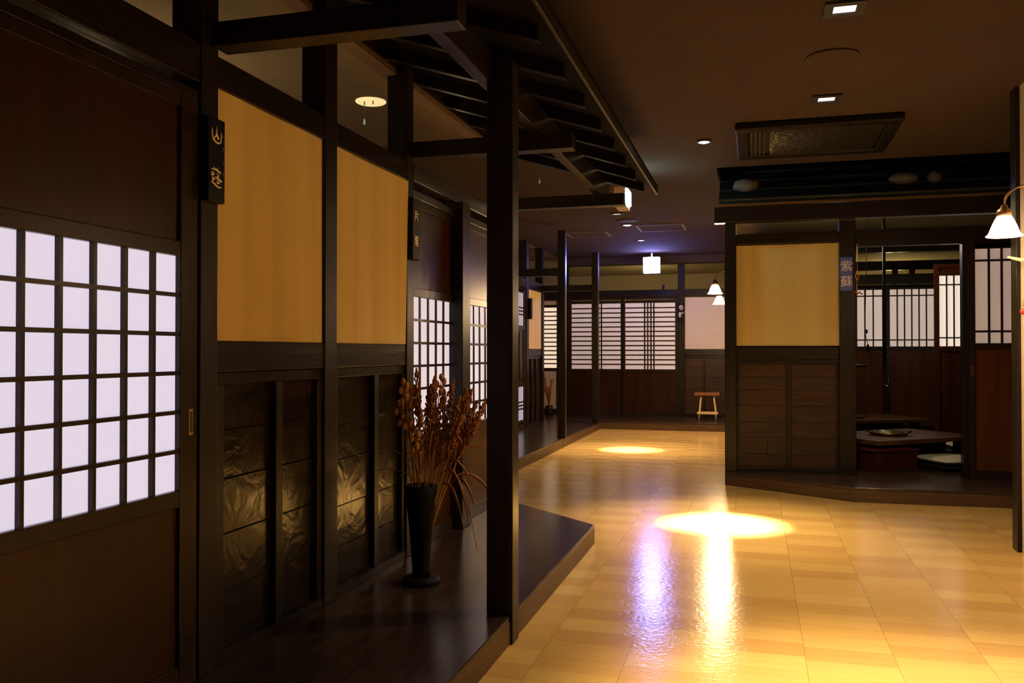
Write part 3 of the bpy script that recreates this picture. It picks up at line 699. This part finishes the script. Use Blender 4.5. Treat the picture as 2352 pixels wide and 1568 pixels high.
cassette(-2.30, -1.77, 10.62, 11.12, 'flat ceiling air conditioner outline left of the violet one', 'plasterdark')

# exit sign and hanging cyan sign
t = thing('exit_sign', (-1.48, 13.0, 2.3), 'glowing white violet exit sign box hung from the far ceiling', 'sign')
B(-1.605, -1.360, 13.055, 13.065, 2.275, 2.515).build('housing', 'beige', t, bevel=.004)
B(-1.603, -1.362, 12.985, 13.055, 2.277, 2.513).build('lit_face', 'sign', t, bevel=.012)
MB().tube([(-1.48, 13.03, 2.515), (-1.48, 13.03, CEIL - .001)], .01, 8).build('stem', 'beige', t)
t = thing('hanging_sign', (-1.05, 7.05, 2.3), 'hanging light box seen edge on at the canopy end', 'sign')
B(-1.085, -.995, 6.90, 7.19, 2.275, 2.43).build('housing', 'beige', t, bevel=.004)
B(-.995, -.983, 6.95, 7.17, 2.31, 2.425).build('lit_face', 'signcyan', t)
B(-1.06, -1.01, 7.0, 7.09, 2.43, CEIL - .001).build('stem', 'beige', t)

# ---------------------------------------------------------------- bell wall lamps
def bell(px, py, pz, wx, label, sc=1.0, power=30, shm='shade'):
    """shade centre (px,py,pz); fixed to a wall at x = wx"""
    t = thing('wall_lamp', (wx, py, pz + .1), label, 'wall lamp', 'bell shaped wall lamps')
    sg = 1 if wx > px else -1
    prof = [(.030, .060), (.036, .050), (.047, .030), (.058, .005), (.068, -.022), (.074, -.036), (.086, -.046), (.084, -.049), (.070, -.040), (.052, .004), (.030, .050)]
    MB().lathe((px, py, pz), [(a * sc, b * sc) for a, b in prof], 32).build('glass_shade', shm, t)
    MB().lathe((px, py, pz), [(.0, .115 * sc), (.014 * sc, .112 * sc), (.020 * sc, .095 * sc), (.034 * sc, .085 * sc), (.036 * sc, .055 * sc), (.0, .054 * sc)], 24).build('socket', 'bronze', t)
    m = MB(); m.blob((px, py, pz - .02 * sc), (.022, .022, .03), 2); m.build('bulb', 'bulb', t)
    r = abs(wx - px) / 2; pts = []
    for k in range(13):
        q = PI * k / 12; pts.append((px + sg * (r - r * math.cos(q)), py, pz + .11 * sc + r * 1.0 * math.sin(q)))
    MB().tube(pts, .0055, 8).build('gooseneck_arm', 'bronze', t)
    mp = MB(); x_ = wx - sg * .012
    mp.tube([(wx - sg * .001, py, pz + .10 * sc), (x_, py, pz + .10 * sc)], [.045, .035], 20); mp.build('wall_plate', 'bronze', t)
    l = light('POINT', (px, py, pz - .075 * sc), power, (1, .66, .34), t, shadow_soft_size=.05)
    return t
bell(1.228, 4.97, 1.755, 1.425, 'bell wall lamp on the plaster wall at the right edge', power=14)
bell(-.438, 10.1, 1.815, -.25, 'nearer of the two far bell wall lamps', power=34, shm='shadefar')
bell(-.45, 11.6, 1.775, -.25, 'farther and lower looking of the two far bell wall lamps', power=110, shm='shadefar')
# ornament on the plaster wall
t = thing('twig_ornament', (1.424, 5.3, 1.45), 'small pale twig and red berry ornament on the plaster wall', 'ornament')
MB().tube([(1.424, 5.3, 1.62), (1.39, 5.3, 1.615), (1.325, 5.3, 1.632)], [.012, .010, .006], 8).build('twig', 'twig', t)
m = MB(); m.blob((1.398, 5.3, 1.335), (.015, .015, .017), 2); m.build('berry', 'red', t)
MB().tube([(1.42, 5.3, 1.75), (1.415, 5.3, 1.5), (1.40, 5.3, 1.36)], .004, 6).build('string', 'twig', t)

# ---------------------------------------------------------------- black vase and dried stalks
R = Vector((math.cos(math.radians(15.6)), math.sin(math.radians(15.6)), 0)); D = Vector((-R.y, R.x, 0))
VX, VY = -1.405, 3.56
t = thing('floor_vase', (VX, VY, DECK), 'tall black flared vase on a flat foot, standing on the left deck', 'vase')
M['vase'] = plain('black_vase_glaze', (.005, .005, .005), .6, spec=.08)
MB().lathe((VX, VY, DECK), [(.0, .03), (.040, .03), (.038, .06), (.042, .12), (.052, .24), (.064, .34), (.075, .425), (.070, .427), (.058, .33), (.045, .2), (.0, .18)], 40).build('body', 'vase', t)
MB().lathe((VX, VY, DECK), [(.0, 0), (.078, 0), (.084, .008), (.084, .018), (.072, .030), (.0, .0301)], 40).build('foot', 'vase', t)
top = Vector((VX, VY, DECK + .42))
def stalk(dx, dz, dd, kind, label, leaf=None, seed=0, r=.0026, bend=.15):
    random.seed(seed)
    b = top + R * (dx * .18) + D * (dd * .2) + Vector((0, 0, -.18))
    tip = top + R * dx + D * dd + Vector((0, 0, dz))
    pts = []
    for k in range(9):
        f = k / 8; p = b.lerp(tip, f); p += (R * dx * .5 + D * dd * .4) * (f * f - f) * bend * 3; pts.append(p)
    o = MB().tube(pts, [r * (1.25 - .5 * k / 8) for k in range(9)], 6)
    root = thing('dried_stalk', b, label, 'dried plant', 'dried stalks in the black vase')
    o.build('stem', 'stem', root)
    m = MB(); t_ = (pts[-1] - pts[-3]).normalized(); L = {'sorghum': .20, 'pod': .10}[kind]
    if kind == 'sorghum':
        for k in range(150):
            f = random.random(); p = tip - t_ * L * (1 - f) + t_ * .02
            rad = .019 * math.sin(PI * min(1, f * .85 + .12)) ** .8
            a = random.uniform(0, 2 * PI); q = t_.orthogonal().normalized(); q2 = t_.cross(q)
            p = p + (q * math.cos(a) + q2 * math.sin(a)) * rad * random.uniform(.3, 1)
            s = random.uniform(.0028, .0052); m.blob(p, (s, s, s * 1.9))
        m.build('seed_head', 'seed', root)
    else:
        for k in range(7):
            f = k / 6; p = tip - t_ * L * (1 - f); a = k * 2.3; q = t_.orthogonal().normalized(); q2 = t_.cross(q)
            p = p + (q * math.cos(a) + q2 * math.sin(a)) * .016
            m.blob(p, (.012, .012, .018))
        m.build('pods', 'pod', root)
    if leaf:
        for (f0, ldx, ldz, ldd, droop, w_) in leaf:
            p0 = pts[0].lerp(pts[-1], f0); lp = []
            for k in range(10):
                g = k / 9; lp.append(p0 + (R * ldx + D * ldd) * g + Vector((0, 0, ldz * math.sin(g * PI * .62) - droop * g * g)))
            MB().ribbon(lp, [w_ * .62 * (.35 + math.sin(min(1, g / 9 * 1.0) * PI * .9) * .9) * (1 - .55 * g / 9) for g in range(10)], up=Vector((0, 0, 1)) if droop < .1 else D * -1).build('leaf', 'leaf', root)
    return root
sl = [(-.075, .455, -.02, 'pod'), (-.045, .42, .03, 'pod'), (-.10, .36, .02, 'pod'), (-.02, .49, .0, 'sorghum'), (-.055, .30, -.04, 'pod'),
      (.035, .42, .03, 'sorghum'), (.06, .46, -.03, 'sorghum'), (.085, .475, .05, 'pod'), (.10, .40, -.02, 'sorghum'), (.135, .44, .03, 'sorghum'),
      (.165, .37, -.03, 'sorghum'), (.19, .41, .03, 'sorghum'), (.215, .405, .0, 'sorghum'), (.235, .35, .05, 'sorghum'), (.275, .355, .0, 'sorghum'),
      (.25, .30, -.04, 'sorghum'), (.0, .33, -.05, 'sorghum'), (.05, .30, .06, 'sorghum'), (.12, .31, .06, 'sorghum'), (-.02, .25, -.06, 'pod'), (.18, .30, -.06, 'sorghum')]
names = {'pod': 'ochre podded dried stalk in the black vase', 'sorghum': 'rust coloured dried seed stalk in the black vase'}
leaves = {0: [(.45, -.14, .07, -.02, .02, .008)], 2: [(.42, -.19, .05, .03, .05, .006)], 3: [(.55, -.06, .12, -.05, .02, .010)], 5: [(.5, -.05, .10, .03, .0, .010)],
          6: [(.42, .03, .16, -.06, .0, .011)], 8: [(.45, .17, .10, -.04, .16, .013), (.5, .10, .16, .02, .0, .010)], 10: [(.42, .13, .10, -.06, .30, .011), (.5, .22, .04, .02, .05, .008)],
          11: [(.5, .25, .10, .0, .10, .006)], 12: [(.40, .14, .06, -.08, .38, .006)], 14: [(.42, .20, .05, .02, .20, .012)], 15: [(.40, .11, .08, -.05, .16, .013)],
          16: [(.4, -.07, .14, -.06, .0, .011)], 18: [(.5, .06, .2, .0, .0, .012)], 20: [(.4, .10, .05, -.04, .24, .012)], 1: [(.4, -.05, .16, .0, .0, .010)], 19: [(.4, -.08, .10, -.04, .04, .011)]}
rl = random.Random(11)
for i in range(21):
    if i not in leaves: leaves[i] = []
    for q in range(2):
        leaves[i].append((rl.uniform(.36, .6), rl.uniform(-.07, .10), rl.uniform(.10, .22), rl.uniform(-.06, .05), rl.uniform(0, .08), rl.uniform(.006, .010)))
for i, (dx, dz, dd, k) in enumerate(sl): stalk(dx, dz, dd, k, names[k], leaves.get(i), seed=i + 20)

# far vase with red brown stems
t = thing('far_flower_vase', (-3.17, 13.55, DECK), 'brown pot of dried red stems in the far left corner', 'vase')
MB().lathe((-3.17, 13.55, DECK), [(0, 0), (.05, 0), (.07, .05), (.06, .13), (.05, .15), (0, .15)], 20).build('pot', 'doorframe', t)
random.seed(4); m = MB()
for k in range(9):
    a = random.uniform(-.09, .09); m.tube([(-3.17, 13.55, .25), (-3.17 + a * .5, 13.5, .45), (-3.17 + a, 13.48, random.uniform(.5, .72))], [.006, .012, .02], 6)
m.build('dried_stems', 'seed', t)

# ---------------------------------------------------------------- stool on the far deck
sx0, sx1, sy = -.865, -.505, 13.15
t = thing('side_stool', (-.68, sy, DECK), 'small stool with red brown top, thin legs and pale lower shelf on the far deck', 'stool')
B(sx0, sx1, sy - .11, sy + .13, DECK + .355, DECK + .40).build('seat', 'stoolred', t, bevel=.006)
for sx in (-1, 1):
    for s_ in (-1, 1):
        xx = -.68 + sx * .09; xb = -.68 + sx * .118
        MB().tube([(xx, sy + s_ * .07, DECK + .356), (xb, sy + s_ * .085, DECK + .11), (xb + .002 * sx, sy + s_ * .085, DECK)], [.010, .010, .012], 8).build('leg', 'pale', t)
B(-.83, -.53, sy - .10, sy + .10, DECK + .085, DECK + .115).build('shelf', 'pale', t, bevel=.004)
MB().tube([(-.77, sy - .07, DECK + .35), (-.59, sy - .07, DECK + .35)], .007, 6).build('rail', 'doorframe', t)

# ---------------------------------------------------------------- inside the booth
def lowtable(x0, x1, y0, y1, z, label):
    t = thing('low_table', ((x0 + x1) / 2, (y0 + y1) / 2, DECK), label, 'table', 'low hearth tables')
    B(x0, x1, y0, y1, z - .04, z).build('tabletop', 'tabletop', t, bevel=.006)
    for x in (x0 + .08, x1 - .16):
        for y in (y0 + .08, y1 - .16): B(x, x + .08, y, y + .08, DECK, z - .04).build('leg', 'blackmat', t)
    B(x0 + .2, x1 - .2, y0 + .2, y1 - .2, DECK, z - .06).build('hearth_box', 'blackmat', t)
    return t
def rot_table(cx, cy, a, sx, sy_, z, label):
    t = lowtable(-sx, sx, -sy_, sy_, z, label)
    t.location = (cx, cy, DECK); t.rotation_euler = (0, 0, a); return t
rot_table(1.22, 8.62, math.radians(40), .62, .40, .36, 'near low hearth table with a round grill in the booth')
rot_table(1.02, 10.75, math.radians(25), .75, .45, .36, 'farther low hearth table in the booth')
def grill(x, y, z, r, label):
    t = thing('tabletop_grill', (x, y, z), label, 'grill', 'round tabletop grills')
    MB().lathe((x, y, z), [(0, .001), (r, .001), (r * 1.05, .028), (r, .032), (r * .92, .018), (0, .012)], 28).build('pan', 'goldlit_pan', t)
    for sgn in (-1, 1): MB().tube([(x + sgn * r * 1.02, y - .03, z + .02), (x + sgn * (r + .035), y - .02, z + .035), (x + sgn * (r + .035), y + .02, z + .035), (x + sgn * r * 1.02, y + .03, z + .02)], .006, 6).build('handle', 'blackmat', t)
    m = MB()
    for k in range(-4, 5):
        h = math.sqrt(max(0, r * r - (k * r / 5) ** 2)); m.tube([(x - h, y + k * r / 5, z + .03), (x + h, y + k * r / 5, z + .03)], .003, 5)
        m.tube([(x + k * r / 5, y - h, z + .034), (x + k * r / 5, y + h, z + .034)], .003, 5)
    m.build('wire_grid', 'steel', t)
    return t
grill(1.16, 8.55, .36, .155, 'round wire grill on the near low table')
grill(1.02, 10.6, .36, .155, 'round wire grill on the farther low table')
t = thing('lacquer_box', (1.04, 8.17, DECK), 'red lacquered square box beside the near low table', 'box')
t.rotation_euler = (0, 0, math.radians(33))
for nm, a, mt in (('box_body', (-.22, .22, -.20, .20, DECK, .265), 'redwood'), ('rim', (-.235, .235, -.215, .215, .266, .285), 'redwood')):
    b_ = MB().box(a[0] + 1.04, a[1] + 1.04, a[2] + 8.17, a[3] + 8.17, a[4], a[5]).build(nm, mt, t, bevel=.004)
b_ = B(.85, 1.23, 8.0, 8.34, .2851, .288).build('lining', plain('bright_red_lacquer', (.45, .03, .03), .2), t)
def cushion(x, y, s, h, rot, label, mat='zabuton'):
    t = thing('floor_cushion', (x, y, DECK), label, 'cushion', 'floor cushions')
    for nm, m_, z0, hh in (('cushion_base', 'blackmat', DECK, h * .55), ('cushion_cover', mat, DECK + h * .5, h * .6)):
        m = MB(); n = 14; i0 = 0
        for side in (1, -1):
            for j in range(n + 1):
                for i in range(n + 1):
                    u = i / n * 2 - 1; v = j / n * 2 - 1
                    b = ((1 - u ** 4) * (1 - v ** 4)) ** .5; k = 1 - .06 * (u * u * v * v)
                    m.v.append(Vector((x + u * s * k, y + v * s * k, z0 + hh / 2 + side * hh / 2 * b)))
        st = (n + 1) ** 2
        for j in range(n):
            for i in range(n):
                a = j * (n + 1) + i
                m.f.append([a, a + 1, a + n + 2, a + n + 1]); m.f.append([st + a, st + a + n + 1, st + a + n + 2, st + a + 1]); m.sm += [True] * 2
        m.build(nm, m_, t)
    t.rotation_euler = (0, 0, rot); return t
cushion(1.62, 8.28, .23, .10, .5, 'white topped floor cushion by the doorway of the booth')
cushion(2.05, 9.4, .22, .11, .2, 'partly hidden pale floor cushion beyond the near table')
# hanging hearth hook
t = thing('hearth_hook', (1.215, 9.2, CEIL), 'dark hanging hearth pole with a chained hook above the table', 'hook')
MB().tube([(1.215, 9.2, CEIL - .001), (1.215, 9.2, .95)], .015, 10).build('pole', 'blackmat', t)
m = MB()
for k in range(9): 
    z = 1.22 - .042 * k; q = .012 if k % 2 else .003
    m.tube([(1.25 - q, 9.19, z), (1.25 + q, 9.19, z + .012), (1.25 + q, 9.19, z - .02), (1.25 - q, 9.19, z - .028), (1.25 - q, 9.19, z)], .0028, 5)
m.build('chain', 'steel', t)
MB().tube([(1.25, 9.19, .86), (1.25, 9.19, .80), (1.235, 9.19, .775), (1.215, 9.19, .79)], .006, 8).build('hook', 'steel', t)
t = thing('hanging_kettle_arm', (1.05, 9.6, CEIL), 'thin dark cord with a fish shaped weight in front of the back paper doors', 'hook')
MB().tube([(1.0, 8.6, CEIL - .001), (.97, 8.6, 1.3), (1.01, 8.6, 1.10), (1.02, 8.6, 1.0)], .003, 6).build('cord', 'blackmat', t)
m = MB(); m.blob((.995, 8.6, 1.15), (.014, .014, .035), 2); m.blob((.985, 8.6, 1.30), (.010, .010, .022), 2); m.build('weight', 'blackmat', t)
m = MB(); m.blob((.90, 8.6, .985), (.11, .035, .016), 2); m.build('fish', 'iron', t)
# orange cord ornament on the booth post
t = thing('cord_ornament', (.80, 7.56, 1.98), 'hanging orange cord ornament with a pale stick beside the blue name plate', 'ornament')
MB().tube([(.797, 7.56, 1.99), (.797, 7.56, 1.85)], .0075, 8).build('stick', 'twig', t)
MB().tube([(.797, 7.56, 1.85), (.797, 7.56, 1.775)], .002, 6).build('thread', 'orange', t)
lp = [(.797 + .012 * math.sin(q), 7.56, 1.735 + .035 * math.cos(q)) for q in [k * PI / 8 for k in range(17)]]
MB().tube(lp, .0042, 6, cap=False).build('loop', 'orange', t)
MB().tube([(.797, 7.56, 1.70), (.794, 7.56, 1.64), (.795, 7.56, 1.60)], .004, 6).build('tail', 'orange', t)
MB().tube([(.782, 7.56, 1.605), (.80, 7.56, 1.585), (.815, 7.56, 1.598), (.83, 7.56, 1.58), (.842, 7.56, 1.588)], [.007, .009, .008, .006, .003], 8).build('knot', 'orange', t)

# ---------------------------------------------------------------- lights of the rooms
OL = (1.0, .80, .30)
light('POINT', (-3.2, 3.6, 2.0), 30, (1, .76, .42), shadow_soft_size=.15)
light('POINT', (-3.4, 8.5, 2.3), 3, (1, .76, .42), shadow_soft_size=.15)
light('POINT', (-1.8, 15.4, 2.0), 9, OL, shadow_soft_size=.15)
light('POINT', (.8, 9.6, 2.3), 26, (1, .78, .40), shadow_soft_size=.12)
light('POINT', (2.2, 15.6, 2.0), 16, OL, shadow_soft_size=.12)

# ---------------------------------------------------------------- camera, world, view
cam = bpy.data.cameras.new('camera'); co = bpy.data.objects.new('camera', cam); C.objects.link(co)
cam.sensor_width = 36; cam.lens = 36 * 2003 / 2352
co.location = (0, 0, 1.12); co.rotation_euler = (math.radians(90 + .63), 0, math.radians(15.6))
cam.clip_start = .02
bpy.context.scene.camera = co
w = bpy.data.worlds.new('world'); bpy.context.scene.world = w; w.use_nodes = True
w.node_tree.nodes['Background'].inputs['Color'].default_value = (.004, .0035, .003, 1)
sc = bpy.context.scene
sc.view_settings.view_transform = 'Standard'; sc.view_settings.look = 'None'
sc.view_settings.exposure = 0.0; sc.view_settings.gamma = 1; sc.view_settings.use_curve_mapping = False
sc.cycles.max_bounces = 8; sc.cycles.diffuse_bounces = 5; sc.cycles.glossy_bounces = 4
sc.cycles.use_denoising = True; sc.cycles.sample_clamp_indirect = 6
